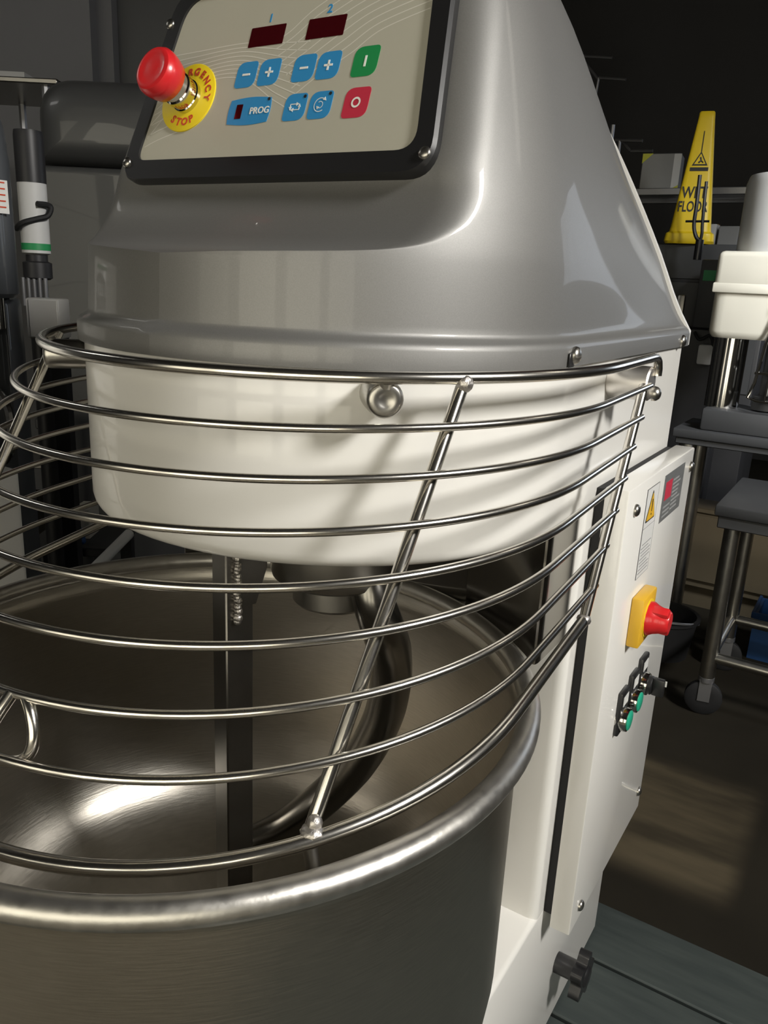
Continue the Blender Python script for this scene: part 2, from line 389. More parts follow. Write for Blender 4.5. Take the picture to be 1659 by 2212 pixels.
# hood ----------------------------------------------------------------
def interp(t, tab):                          # monotone cubic through the table
    n = len(tab)
    if t <= tab[0][0]: return tab[0][1]
    if t >= tab[-1][0]: return tab[-1][1]
    X = [p[0] for p in tab]; Y = [p[1] for p in tab]
    d = [(Y[i + 1] - Y[i]) / (X[i + 1] - X[i]) for i in range(n - 1)]
    def slope(i):
        if i == 0: return d[0]
        if i == n - 1: return d[-1]
        return 0 if d[i - 1] * d[i] <= 0 else 2 * d[i - 1] * d[i] / (d[i - 1] + d[i])
    for i in range(n - 1):
        if t <= X[i + 1]:
            h = X[i + 1] - X[i]; u = (t - X[i]) / h
            return (2*u**3-3*u*u+1)*Y[i] + (u**3-2*u*u+u)*h*slope(i) + (-2*u**3+3*u*u)*Y[i+1] + (u**3-u*u)*h*slope(i+1)
T20 = math.tan(math.radians(20))
HB = 0.77
WF = [(.384, .294), (.447, .2905), (.49, .284), (.54, .272), (.60, .254), (.68, .229), (.74, .205), (.79, .172), (.83, .125), (.855, .07), (.862, .045)]
WB = [(.376, .302), (.398, .2845), (.488, .239), (.592, .181), (.697, .115), (.76, .068), (.80, .034), (.83, .012), (.862, .004)]
def ypl(z): return 0.1203 + (z - .61) * T20 + .004
YF = [(.436, -.0535), (.441, -.0515), (.4445, -.047), (.447, -.038), (.449, -.022), (.4510, -.002), (.4535, .018), (.457, .034), (.463, .050), (.471, .062), (.482, .0745), (.496, .0845), (.512, .0915), (.53, ypl(.53)), (.56, ypl(.56)), (.60, ypl(.60)), (.65, ypl(.65)), (.70, ypl(.70)), (.74, ypl(.74)), (.77, .185), (.80, .235), (.83, .33), (.862, .5)]
RC = [(.43, .02), (.452, .03), (.48, .042), (.50, .045), (.60, .042), (.74, .04), (.862, .03)]
def hood_row(z, n1=20, n2=26, n3=12, n4=12):
    wf, wb, yf, rf = interp(z, WF), interp(z, WB), interp(z, YF), interp(z, RC)
    rf = min(rf, wf * .8)
    yc = max(Y0, yf + rf + .002)
    P = []
    for k in range(n1):                      # side, from the back forward
        t = 1 - k / n1; P.append((wf - (wf - wb) * t ** 1.7, yc + (HB - yc) * t))
    dy = yf + rf - yc; R_ = wf - rf
    if dy <= -R_: cx, cy = 0.0, yc - R_
    else: cx, cy = math.sqrt(R_ * R_ - dy * dy), yf + rf
    th = math.atan2(cy - yc, cx)
    for k in range(n2 + 1):
        a = th * k / n2; P.append((wf * math.cos(a), yc + wf * math.sin(a)))
    for k in range(1, n3 + 1):
        a = th + (-PI / 2 - th) * k / n3; P.append((cx + rf * math.cos(a), cy + rf * math.sin(a)))
    yfl = cy - rf
    for k in range(1, n4): P.append((cx * (1 - k / n4), yfl))
    return [(-x, y, z) for x, y in P] + [(0, yfl, z)] + [(x, y, z) for x, y in reversed(P)]
def flrow(z, w, wbk):
    out = []
    for x, y, _ in hood_row(.384):
        s = max(0, min(1, (y - Y0) / (HB - Y0)))
        k = w / .294
        xx = x * k if y < Y0 else math.copysign(w + (wbk - w) * s, x)
        out.append((xx, Y0 + (y - Y0) * k if y < Y0 else y, z))
    return out
rows = [flrow(.3505, .3045, .3045), flrow(.351, .3065, .3065), flrow(.369, .3068, .3068), flrow(.3735, .3055, .3055), flrow(.3765, .302, .3035), flrow(.379, .2965, .301), flrow(.382, .2945, .297)]
zs = [.384, .39, .40, .415, .43, .436, .440, .443, .445, .4465, .448, .449, .450, .451, .452, .4535, .455, .457, .460, .463, .467, .472, .477, .482, .488, .494, .50, .506, .512, .518, .524, .53, .54, .55, .565, .58, .60, .62, .64, .66, .68, .70, .72, .74, .76, .77, .78, .79, .80, .81, .82, .83, .84, .85, .857, .862]
rows += [hood_row(z) for z in zs]
hood = part('hood', loft(rows, False, True, closed=False), M['silver'], 'glossy silver metallic hood', smooth=60)
# white back plate whose edge shows along the hood
bp = [(.306, .352), (.306, .374)] + [(interp(z, WB) + .0045, z + .002) for z in (.40, .43, .46, .488, .52, .55, .592, .62, .65, .697, .73, .76, .80, .83, .86)]
bpoly = bp + [(-x, z) for x, z in reversed(bp)]
sub('back_plate', prism(bpoly, -.778, -.7685, frame((0, 0, 0), (1, 0, 0), (0, 0, 1), (0, -1, 0))), M['white'], hood)
sX = lambda y, z, x=.3068: along((x, y, z), (1, 0, 0))
for y, z in ((.2306, .3625), (.7207, .3597)):
    for s in (1, -1):
        sub('hood_screw', dome_screw(.0095, .007, along((s * .3066, y, z), (s, 0, 0))), M['steel'], hood)
sub('screw_slot', box(.3066, .3082, .214, .2275, .3505, .366, .0006, 1), M['black'], hood)

# control panel ---------------------------------------------------------
CT, ST = math.cos(math.radians(20)), math.sin(math.radians(20))
PO = (0, 0.1203, 0.61)
def pf(u=0, v=0, h=0):                      # panel frame: x right, y up the slope, z out
    o = Vector(PO) + Vector((1, 0, 0)) * u + Vector((0, ST, CT)) * v + Vector((0, -CT, ST)) * h
    return frame(o, (1, 0, 0), (0, ST, CT), (0, -CT, ST))
outer = rpoly([(-.2085, -.0935), (.2085, -.0955), (.181, .135), (-.181, .135)], [.028, .03, .045, .045], 8)
face = rpoly([(-.1845, -.0705), (.1855, -.0735), (.1605, .118), (-.1605, .118)], [.013, .020, .034, .034], 8)
def ring(o_, i_, h0, h1, h2):
    n = len(o_); V = []
    for poly, h in ((o_, h0), (o_, h1), ([(x * .985, y * .985) for x, y in o_], h2), (i_, h2), (i_, h0)):
        V += [Vector((p[0], p[1], h)) for p in poly]
    F = []
    for a in range(4):
        for k in range(n):
            l = (k + 1) % n; F.append((a * n + k, a * n + l, (a + 1) * n + l, (a + 1) * n + k))
    return V, F
pn = part('control_panel', xf(ring(outer, face, -.012, .004, .0075), pf()), M['black'], 'black framed cream control panel')
sub('panel_face', prism(face, -.006, .0048, pf()), M['panel'], pn, smooth=0)
H = .0050
for u, v in ((-.1985, -.0725), (.1965, -.0775), (-.1815, .0905), (.1815, .0905)):
    sub('frame_screw', dome_screw(.0062, .0035, pf(u, v, .0074)), M['steel'], pn)
# printed flowing lines
lines = []
def ribbon(pts, w, h):
    P = [Vector((p[0], p[1], 0)) for p in pts]; V = []; F = []
    for i, p in enumerate(P):
        t = (P[min(i + 1, len(P) - 1)] - P[max(i - 1, 0)]).normalized(); nrm = Vector((-t.y, t.x, 0))
        V += [p + nrm * w + Vector((0, 0, h)), p - nrm * w + Vector((0, 0, h))]
    for i in range(len(P) - 1): F.append((2 * i, 2 * i + 1, 2 * i + 3, 2 * i + 2))
    return V, F
def clipf(p):
    return abs(p[0]) < .1835 - (p[1] + .0705) * .122 and -.069 < p[1] < .1165
def addline(pts):
    cur = []
    for p in pts:
        if clipf(p): cur.append(p)
        else:
            if len(cur) > 2: lines.append(ribbon(cur, .00055, .00492))
            cur = []
    if len(cur) > 2: lines.append(ribbon(cur, .00055, .00492))
for i in range(9):
    k = i / 8
    # bundle leaving the left edge, running under the displays
    addline(spline([(-.19, .052 - .062 * k - .05 * k * k), (-.13, .054 - .047 * k), (-.06, .056 - .038 * k), (.0, .05 - .062 * k), (.03, .048 - .075 * k)], 14))
    # bundle sweeping from the middle up to the right corner
    addline(spline([(-.02 + .045 * k, .052 - .06 * k), (.0 + .05 * k, .062 - .052 * k), (.03 + .055 * k, .085 - .055 * k), (.085 + .03 * k, .108 - .058 * k), (.17, .128 - .062 * k)], 14))
for i in range(4):
    addline(spline([(-.20, -.028 - .012 * i), (-.165, -.012 - .012 * i), (-.12, .002 - .012 * i), (-.09, .008 - .008 * i)], 12))
sub('printed_lines', xf(merge(*lines), pf()), M['line'], pn, smooth=0)
def flat(poly, u, v, h=.0052, h0=.0047): return prism(poly, h0, h, pf(u, v))
for u in (-.0310, .0458):
    sub('display', flat(rpoly([(-.0235, -.0108), (.0235, -.0108), (.0235, .0108), (-.0235, .0108)], .001, 2), u, .0607), M['display'], pn, smooth=0)
for s, u in (('1', -.0310), ('2', .0458)):
    sub('display_number', xf(text(s, .0125, .0003), pf(u, .0797, .0050)), M['blue'], pn, smooth=0)
bh = .0150
def barrel(w, h, s=.0022):
    pts = []
    for k in range(8): t = k / 8; pts.append((-w + 2 * w * t, -h - s * math.sin(PI * t)))
    for k in range(8): t = k / 8; pts.append((w + s * .7 * math.sin(PI * t), -h + 2 * h * t))
    for k in range(8): t = k / 8; pts.append((w - 2 * w * t, h + s * math.sin(PI * t)))
    for k in range(8): t = k / 8; pts.append((-w - s * .7 * math.sin(PI * t), h - 2 * h * t))
    return pts
def leaf(flip, w=.0138, h=.0142):           # button with one rounded and one pointed pair of corners
    r = [.0045, .0105, .0045, .0105]
    return rpoly([(-w, -h), (w, -h), (w, h), (-w, h)], r, 6)
def sym_bar(w, t): return [(-w, -t), (w, -t), (w, t), (-w, t)]
def symbol(polys, u, v):
    return [prism(p, .0051, .0056, pf(u, v)) for p in polys]
vert = sym_bar(.0011, .0052); hor = sym_bar(.0052, .0011)
for u, fl, plus in ((-.0472, 0, 0), (-.0158, 1, 1), (.0298, 0, 0), (.0604, 1, 1)):
    b = sub('button', flat(leaf(fl), u, .0197), M['blue'], pn, smooth=0)
    sub('button_symbol', symbol([hor] + ([vert] if plus else []), u, .0197), M['print'], pn, smooth=0)
sub('button', flat(leaf(1, .0145, .0152), .1046, .0194), M['green'], pn, smooth=0, label='green start button')
sub('button_symbol', symbol([sym_bar(.0011, .0055)], .1046, .0194), M['print'], pn, smooth=0)
sub('button', flat(leaf(1, .0145, .0152), .1050, -.0220), M['redp'], pn, smooth=0, label='red stop button')
def annulus(r0, r1, a0=0, a1=2 * PI, n=28):
    V, F = [], []
    for k in range(n + 1):
        a = a0 + (a1 - a0) * k / n
        V += [Vector((r0 * math.cos(a), r0 * math.sin(a), .0056)), Vector((r1 * math.cos(a), r1 * math.sin(a), .0056))]
    for k in range(n): F.append((2 * k, 2 * k + 1, 2 * k + 3, 2 * k + 2))
    return V, F
sub('button_symbol', xf(annulus(.0034, .0054), pf(.1050, -.0220)), M['print'], pn, smooth=0)
sub('button', flat(barrel(.0275, .0130), -.0314, -.0212), M['blue'], pn, smooth=0, label='long blue programme button')
sub('display', flat(sym_bar(.0042, .0078), -.0452, -.0212, .0056), M['display'], pn, smooth=0)
sub('button_lettering', xf(text('PROG', .0100, .0002), pf(-.0165, -.0218, .0056)), M['print'], pn, smooth=0)
for u, fl in ((.0300, 0), (.0618, 1)):
    sub('button', flat(leaf(fl), u, -.0213), M['blue'], pn, smooth=0)
for u, v in ((.0404, -.0108), (.0716, -.0102), (-.0068, -.0098)):
    sub('indicator', lathe([(0, .0050), (.0018, .0050), (.0018, .0056), (0, .0056)], 12, pf(u, v)), M['ink'], pn, smooth=0)
def tri(p, ang, s):
    c, sn = math.cos(ang), math.sin(ang)
    q = [(s, 0), (-s * .6, s * .8), (-s * .6, -s * .8)]
    return [(p[0] + x * c - y * sn, p[1] + x * sn + y * c) for x, y in q]
arrows = []
def hand(u, polys): arrows.extend(symbol(polys, u, -.0213))
w_, h_ = .0058, .0030
hand(.0300, [[(-w_, h_ - .0004), (w_ * .3, h_ - .0004), (w_ * .3, h_ + .0004), (-w_, h_ + .0004)], tri((w_ * .5, h_), 0, .0024),
             [(-w_ * .3, -h_ - .0004), (w_, -h_ - .0004), (w_, -h_ + .0004), (-w_ * .3, -h_ + .0004)], tri((-w_ * .5, -h_), PI, .0024),
             [(w_ - .0004, -h_), (w_ + .0004, -h_), (w_ + .0004, h_ * .3), (w_ - .0004, h_ * .3)], tri((w_, h_ * .3), PI / 2, .0022),
             [(-w_ - .0004, -h_ * .3), (-w_ + .0004, -h_ * .3), (-w_ + .0004, h_), (-w_ - .0004, h_)], tri((-w_, -h_ * .3), -PI / 2, .0022)])
arrows.append(xf(annulus(.0066, .0074, .9, 5.4), pf(.0618, -.0213)))
arrows.append(xf(annulus(.0030, .0037, 3.6, 8.6), pf(.0618, -.0213)))
hand(.0618, [tri((.0045, .0056), -.7, .0024), tri((-.0026, -.0024), 2.4, .0020)])
sub('button_symbol', arrows, M['print'], pn, smooth=0)

# emergency stop ----------------------------------------------------------
EU, EV = -.1254, 0.0
es = part('emergency_stop', lathe([(0, .0335), (.0205, .0335), (.0225, .0352), (.0250, .043), (.0262, .050), (.0258, .0555), (.0228, .0600), (.0190, .0612), (.0165, .0604), (.008, .0610), (0, .0613)], 40, pf(EU, EV)), M['red'], 'red mushroom emergency stop button')
sub('legend_plate', lathe([(0, .0048), (.0388, .0048), (.0388, .0062), (.038, .0066), (0, .0066)], 48, pf(EU, EV)), M['yellow'], es)
sub('collar', lathe([(.0185, .0066), (.0185, .011), (.0172, .012), (.0172, .0165), (.0182, .0175), (.0182, .0235), (.0165, .025), (.0165, .035)], 36, pf(EU, EV)), M['chrome'], es)
let = []
def arc_text(s, r, a_mid, step, size, flip=False):
    n = len(s)
    for i, ch in enumerate(s):
        k = i - (n - 1) / 2
        a = a_mid + (k * step if flip else -k * step)
        c = (r * math.cos(a), r * math.sin(a))
        rot = a + PI / 2 if flip else a - PI / 2
        let.append(xf(text(ch, size, .0004), pf(EU + c[0], EV + c[1], .0069) @ Matrix.Rotation(rot, 4, 'Z')))
arc_text('EMERGENCY', .0290, math.radians(78), math.radians(20.5), .0112)
arc_text('STOP', .0285, math.radians(268), math.radians(19), .0118, True)
sub('lettering', let, M['redink'], es, smooth=0)

# bowl -------------------------------------------------------------------
def lz(prof, n=96): return lathe(prof, n)
RB = .36
prof = [(.3605, -.004), (.353, -.012), (.352, -.03), (.352, -.33), (.348, -.365), (.335, -.395), (.31, -.42), (.27, -.437), (.20, -.444), (.12, -.446), (0, -.446)]
inn = [(0, -.425), (.05, -.424), (.12, -.422), (.20, -.416), (.245, -.405), (.285, -.385), (.315, -.355), (.334, -.315), (.343, -.27), (.3465, -.22), (.3475, -.15), (.348, -.03), (.350, -.010), (.3575, -.004)]
bowl = part('bowl', lz(prof + inn), M['bowl'], 'brushed stainless steel mixing bowl', smooth=50)
sub('rim', tube([(RB * math.cos(2 * PI * k / 128), RB * math.sin(2 * PI * k / 128), 0) for k in range(128)], .0122, 14, closed=True), M['rim'], bowl)
part('bowl_drive', lathe([(0, -.46), (.16, -.46), (.16, -.452), (.11, -.4465), (0, -.4465)], 48), M['steel'])

# hub, hook, breaker bar ----------------------------------------------------
HX, HY = .095, .112
hub = part('spindle_hub', lathe([(0, .102), (.064, .102), (.0715, .107), (.0735, .114), (.0735, .17)], 48, Matrix.Translation((HX, HY, 0))), M['steel'])
sub('spindle_flange', lathe([(0, .072), (.044, .072), (.048, .076), (.048, .103)], 36, Matrix.Translation((HX, HY, 0))), M['steel'], hub)
sub('bolt_head', lathe([(0, .062), (.0115, .062), (.0115, .072)], 6, Matrix.Translation((HX, HY, 0))), M['darksteel'], hub, smooth=0)
hp = spline([(.146, .102, .118), (.156, .100, .090), (.160, .115, .055), (.150, .150, .010), (.135, .182, -.055), (.108, .208, -.130), (.066, .222, -.215), (.014, .214, -.290), (-.028, .186, -.335), (-.062, .152, -.356), (-.085, .110, -.368)], 8)
n = len(hp)
rad = [.022 + .004 * min(1, i / 22) - .010 * max(0, (i - n * .72) / (n * .28)) for i in range(n)]
part('spiral_hook', tube(hp, rad, 18), M['darksteel'], 'dark polished spiral dough hook', smooth=60)
bm_ = Matrix.Translation((.026, .017, 0)) @ Matrix.Rotation(math.radians(-20), 4, 'Z')
bb = part('breaker_bar', [xf(box(-.0165, .0165, -.0165, .0165, -.392, .19, .0016, 1), bm_)], M['barsteel'], 'square steel breaker bar')
sub('gusset', xf(prism([(-.004, .19), (.030, .19), (.0300, .125), (.0165, .085), (-.004, .085)], .0167, .0225, Matrix(((0, 0, 1, 0), (1, 0, 0, 0), (0, 1, 0, 0), (0, 0, 0, 1)))), bm_), M['barsteel'], bb, smooth=0)
sub('weld_bead', [xf(blob((.0200, -.0045 + random.uniform(-.0012, .0012), .168 - i * .0040), random.uniform(.0042, .0058), (1, random.uniform(.7, 1), .9)), bm_) for i in range(26)], M['weld'], bb)

# wire guard -----------------------------------------------------------------
#        z0     slope   yc     r(rod)
RODS = [(.3499, .0189, .2512, .0056), (.3123, .0309, .2153, .0039), (.2761, .0365, .1874, .0039), (.2406, .0479, .1603, .0039), (.2055, .0539, .1303, .0039),
        (.1703, .0600, .1030, .0039), (.1270, .0880, .0860, .0039), (.0857, .0950, .0650, .0039), (.0400, .1650, .0455, .0064)]
GR = .352
# the end bars hang from the pivots
EB0, EB1 = Vector((GR, .366, .325)), Vector((GR, .2275, .078))
def rod_path(z0, s, yc, ye, n=72):
    pts = []
    for k in range(9):
        y = ye + (yc - ye) * k / 9; pts.append((-GR, y, z0 + s * y))
    for k in range(n + 1):
        a = PI + PI * k / n; y = yc + GR * math.sin(a); pts.append((GR * math.cos(a), y, z0 + s * y))
    for k in range(1, 10):
        y = yc + (ye - yc) * k / 9; pts.append((GR, y, z0 + s * y))
    return pts
gp = None
PIV = (.392, .3245)
for i, (z0, s, yc, r) in enumerate(RODS):
    # where the end bar has this rod's height
    ye = .3
    for _ in range(20):
        z = z0 + s * ye; t = (EB0.z - z) / (EB0.z - EB1.z); ye = EB0.y + (EB1.y - EB0.y) * t
    if i == 0:
        p = rod_path(z0, s, yc, .381)
        e = [(GR, .390, .3545), (GR, .398, .350), (GR, .403, .342), (GR, .403, .334)]
        p = [(-x, y, z) for x, y, z in reversed(e)] + p + e
        gp = part('safety_guard', tube(p, r, 12), M['rodchrome'], 'chromed wire safety guard around the bowl opening')
    else:
        sub('guard_wire' if i < 8 else 'guard_bottom_rail', tube(rod_path(z0, s, yc, ye + (.012 if i < 8 else .002)), r, 10 if i < 8 else 12), M['rodchrome'], gp)
for s in (1, -1):
    inw = Vector((-.0045 * s, 0.001, 0))
    a, b = Vector((EB0.x * s, EB0.y, EB0.z)) + inw, Vector((EB1.x * s, EB1.y, EB1.z))
    sub('guard_bar', tube([a, b], .0056, 10), M['rodchrome'], gp)
    sub('weld', blob(b, .0085, (1, 1, .8)), M['weld'], gp)
    a, b = Vector((.2795 * s, .0370, .3495)), Vector((.2770 * s, -.1690, .0145))
    ia = Vector((-.003 * s, .003, 0))
    sub('guard_bar', tube([a + ia, b + ia], .0060, 10), M['rodchrome'], gp)
    d = (b - a).normalized()
    sub('weld', blob(a + d * .004, .0082), M['weld'], gp)
    sub('weld', [blob(b - d * .004, .0078, (1.25, 1.1, .7)), blob(b - d * .010, .0066, (1, 1, 1.2))], M['weld'], gp)
    for i in range(1, 8):
        z0, sl, yc, r = RODS[i]
        zt = z0; t = (.3495 - zt) / (.3495 - .0145); q = a + (b - a) * t
        for e in (-1, 1): sub('weld', blob(q + ia * .8 + d * (.0056 * e), .0046, (1.15, 1.15, .8), 8, 6), M['steel'], gp)
    # stub pin below the bottom rail
    c = b + Vector((-.012 * s, .012, -.006))
    sub('stop_pin', tube([c, c + Vector((.010 * s, -.004, -.030))], .0062, 12), M['steel'], gp)
    # pivot sleeve
    sub('pivot_sleeve', lathe([(0, .0002), (.0195, .0002), (.0207, .002), (.0207, .042), (.0204, .0475), (.0185, .0495), (.015, .050), (0, .050)], 28, along((s * .300, PIV[0], PIV[1]), (s, 0, 0))), M['sleeve'], gp)
    sub('pivot_screw', dome_screw(.009, .010, along((s * .350, PIV[0] + .010, PIV[1] - .012), (s, 0, 0))), M['steel'], gp)
# front handle loop
hl = [(.0525, -.262, .104), (.050, -.274, .090), (.046, -.281, .078), (.036, -.284, .072), (.0, -.285, .070)]
hl = hl + [(-x, y, z) for x, y, z in reversed(hl[:-1])]
sub('handle', tube(spline(hl, 6), .0052, 10), M['rodchrome'], gp)
lp = [(.066, -.259, .102), (.075, -.262, .094), (.081, -.265, .080), (.080, -.268, .066), (.072, -.271, .056), (.056, -.274, .050), (.030, -.276, .0455), (0, -.277, .044)]
lp = lp + [(-x, y, z) for x, y, z in reversed(lp[:-1])]
sub('handle', tube(spline(lp, 6), .0050, 10), M['rodchrome'], gp)
# rest posts on the head
for s in (1, -1):
    A = math.radians(-48); d = Vector((s * math.cos(A), math.sin(A), 0)); c = Vector((0, Y0, .3305))
    p_ = part('guard_rest_post', lathe([(.0165, .297), (.0168, .318), (.0168, .3375), (.0160, .3415), (.0140, .3440), (.0125, .3446), (.0070, .3448), (.0060, .3442), (0, .3442)], 28, along(c, d)), M['steel'])
    sub('post_clip', tube([c + d * .338 + Vector((0, 0, .012)), c + d * .340 + Vector((0, 0, .0165))], .008, 12), M['steel'], p_)

# electrical box on the side --------------------------------------------------
XB = .343
part('side_seal', box(.2997, .312, .392, .752, -.47, .1885, .001, 1), M['rubber'])
eb = part('electrical_box', box(.3122, XB, .387, .761, -.488, .192, .0022, 2), M['white'], 'white electrical box with switches')
def bf(y, z, h=0): return frame((XB + h, y, z), (0, 1, 0), (0, 0, 1), (1, 0, 0))     # face of the box: x back, y up, z out
for y, z in ((.426, .159), (.745, .163), (.425, -.460), (.735, -.440)):
    sub('box_screw', dome_screw(.0085, .0065, bf(y, z)), M['steel'], eb)
def card(y0, y1, z0, z1, h=.0006): return prism([(y0, z0), (y1, z0), (y1, z1), (y0, z1)], -.0003, h, bf(0, 0))
sub('warning_label', [card(.480, .543, .046, .1755)], M['label'], eb, smooth=0)
def outline(y0, y1, z0, z1, t=.0007, h=.0009):
    return [card(y0, y1, z0, z0 + t, h), card(y0, y1, z1 - t, z1, h), card(y0, y0 + t, z0, z1, h), card(y1 - t, y1, z0, z1, h)]
ink = outline(.480, .543, .046, .1755) + [card(.480, .543, .1185, .1193, .0009)]
for i in range(9): ink.append(card(.486 + (.004 if i % 3 == 2 else 0), .536 - (.012 if i % 4 == 3 else 0), .052 + i * .0052, .0534 + i * .0052, .0009))
sub('label_print', ink, M['grayink'], eb, smooth=0)
sub('warning_triangle', prism(rpoly([(.487, .1265), (.536, .1265), (.5115, .1705)], .002, 3), .0004, .0010, bf(0, 0)), M['ink'], eb, smooth=0)
sub('warning_triangle', prism(rpoly([(.4905, .1287), (.5325, .1287), (.5115, .1665)], .0015, 3), .0010, .0014, bf(0, 0)), M['oyellow'], eb, smooth=0)
sub('warning_mark', [prism([(.5098, .157), (.5132, .157), (.5125, .1395), (.5105, .1395)], .0012, .0018, bf(0, 0)), lathe([(0, .0012), (.0016, .0012), (.0016, .0018), (0, .0018)], 10, bf(.5115, .1355))], M['ink'], eb, smooth=0)
sub('data_plate', card(.574, .700, .106, .178), M['plate'], eb, smooth=0)
sub('data_plate_print', [card(.585, .625, .138, .166, .0009)], M['redp'], eb, smooth=0)
pl = [card(.632, .632 + random.uniform(.035, .06), .160 - i * .0065, .1625 - i * .0065, .0009) for i in range(8)] + [card(.585, .625, .112 + i * .007, .1145 + i * .007, .0009) for i in range(3)]
sub('data_plate_lettering', pl, M['grayink'], eb, smooth=0)
# main isolator
SY, SZ = .512, -.016
iso = sub('isolator_plate', xf(box(-.035, .035, -.037, .037, 0, .018, .003, 2), bf(SY, SZ)), M['oyellow'], eb)
sub('isolator_disc', lathe([(0, .0178), (.028, .0178), (.028, .0190), (0, .0190)], 32, bf(SY, SZ)), M['yellow'], eb)
sub('isolator_knob', [lathe([(.0250, .0188), (.0250, .023), (.0215, .029), (.0185, .038), (.0170, .046), (.0145, .049), (0, .0495)], 12, bf(SY, SZ)),
                      xf(box(-.0075, .0075, -.0225, .0225, .020, .048, .003, 2), bf(SY, SZ) @ Matrix.Rotation(.5, 4, 'Z'))], M['red'], eb)
# push buttons and selector with name holders
for y, z, kind in ((.497, -.175, 0), (.549, -.168, 0), (.600, -.161, 1)):
    sub('name_holder', xf(box(-.0185, .0185, -.023, .047, 0, .0075, .0025, 2), bf(y, z)), M['black'], eb)
    sub('name_card', prism([(-.012, .024), (.012, .024), (.012, .039), (-.012, .039)], .0072, .0082, bf(y, z)), M['label'], eb, smooth=0)
    sub('switch_collar', lathe([(.0185, 0), (.0185, .013), (.0175, .016), (.0150, .0165), (.0150, .012)], 28, bf(y, z)), M['chrome'], eb)
    if kind == 0:
        sub('push_button', lathe([(.0150, .012), (.0150, .0175), (.0138, .0185), (0, .0190)], 28, bf(y, z)), M['mint'], eb, label='green push button')
    else:
        sub('selector_knob', [lathe([(.0150, .012), (.0150, .021), (.0135, .0225), (0, .0225)], 28, bf(y, z)), xf(box(-.005, .005, -.0145, .0145, .022, .040, .002, 2), bf(y, z))], M['black'], eb)
        sub('selector_mark', xf(box(-.001, .001, .004, .0128, .0405, .0428), bf(y, z)), M['print'], eb, smooth=0)
# star knob on the base
KY, KZ = .500, -.655
star = []
for k in range(80):
    a = 2 * PI * k / 80; r = .0335 + .0075 * math.cos(5 * a); star.append((r * math.cos(a), r * math.sin(a)))
kf = frame((.30, KY, KZ), (0, 1, 0), (0, 0, 1), (1, 0, 0))
part('star_knob', [prism(star, .034, .052, kf), lathe([(.017, 0), (.017, .030), (.024, .036), (0, .036)], 24, kf), lathe([(.018, .052), (.015, .056), (0, .057)], 24, kf)], M['black'], 'black star knob', smooth=50)

# ================================================================== BACKGROUND, switch side (laid out along the machine's axes)
def q(px, py, Y): p = aty(px, py, Y); return p.x, p.z
def caster(t, x, y, r=.060):
    o = obj('caster_wheel', lathe([(0, -.014), (r * .45, -.014), (r * .9, -.014), (r, -.010), (r, .010), (r * .9, .014), (0, .014)], 24, along((x, y, r), (-.2, .98, 0))), M['rubber'], t)
    obj('caster_fork', [xf(box(-.018, -.015, -.02, .02, -.01, .07, .001, 1), Matrix.Translation((x, y, r)) @ Matrix.Rotation(1.77, 4, 'Z')),
                        xf(box(.015, .018, -.02, .02, -.01, .07, .001, 1), Matrix.Translation((x, y, r)) @ Matrix.Rotation(1.77, 4, 'Z')),
                        lathe([(0, r + .062), (.026, r + .062), (.026, r + .078), (0, r + .078)], 16, Matrix.Translation((x, y, 0)))], M['wire'], o)
def work_table(name, label, x0, x1, y0, y1, zt, legr, ap, m_top, m_leg, cast=True, rail=.21):
    t = thing(name, label, 'table', (x0, y0, 0)); w, d = x1 - x0, y1 - y0
    obj('table_top', [box(0, w, 0, d, zt - .035, zt, .006, 2)], m_top, t)
    obj('apron', [box(.012, w - .012, .012, .03, zt - ap, zt - .035, .003, 1), box(.012, .03, .03, d - .012, zt - ap, zt - .035, .003, 1)], m_top, t)
    for x in (.055, w - .055):
        for y in (.05, d - .05):
            obj('leg', tube([(x, y, .135 if cast else 0), (x, y, zt - .035)], legr, 16), m_leg, t)
            if cast: caster(t, x, y)
    for p, e in () if not cast else (((.055, .05), (w - .055, .05)), ((.055, d - .05), (w - .055, d - .05)), ((.055, .05), (.055, d - .05))):
        obj('rail', tube([(p[0], p[1], rail), (e[0], e[1], rail)], legr * .72, 12), m_leg, t)
    return t
work_table('work_table', 'rolling steel work table with black casters beside the big mixer', .205, 1.25, 2.005, 2.50, .735, .025, .075, M['dgrey'], M['steel'])
work_table('equipment_stand', 'charcoal stand on steel legs carrying the cream mixer', -.085, 1.0, 2.62, 2.96, .862, .034, .06, M['dgrey'], M['steel'], False, .3)

# cream bench mixer
bx_ = thing('bench_mixer', 'cream bench mixer with chrome column on the charcoal stand', 'mixer', (.16, 2.78, .862))
obj('base', [box(-.155, .24, -.13, .13, 0, .085, .010, 2)], M['dgrey'], bx_)
obj('column', lathe([(.062, .085), (.062, .352)], 32, Matrix.Translation((-.108, -.02, 0))), M['chrome'], bx_)
obj('bowl_guard', xf(loft([[(x, y, z) for x, y in rpoly([(-.185 + i, -.12 + i), (.06, -.12 + i), (.06, .12 - i), (-.185 + i, .12 - i)], .05, 5)] for z, i in ((.35, .012), (.36, .004), (.375, 0), (.53, 0), (.535, .004))], True, True), Matrix.Identity(4)), M['cream'], bx_)
obj('mixer_head', box(-.185, .30, -.13, .13, .520, .66, .022, 3), M['cream'], bx_)
obj('trim_band', box(-.187, .06, -.132, .132, .512, .548, .006, 2), M['cream'], bx_)
obj('motor_cover', lathe([(.175, .655), (.175, .90), (.168, .925), (.165, .93)], 40, Matrix.Translation((.02, .06, 0))), M['whitep'], bx_)
obj('hopper', lathe([(.10, .925), (.10, 1.0), (.085, 1.04), (0, 1.045)], 32, Matrix.Translation((.06, .06, 0))), M['cream'], bx_)
LX = .06
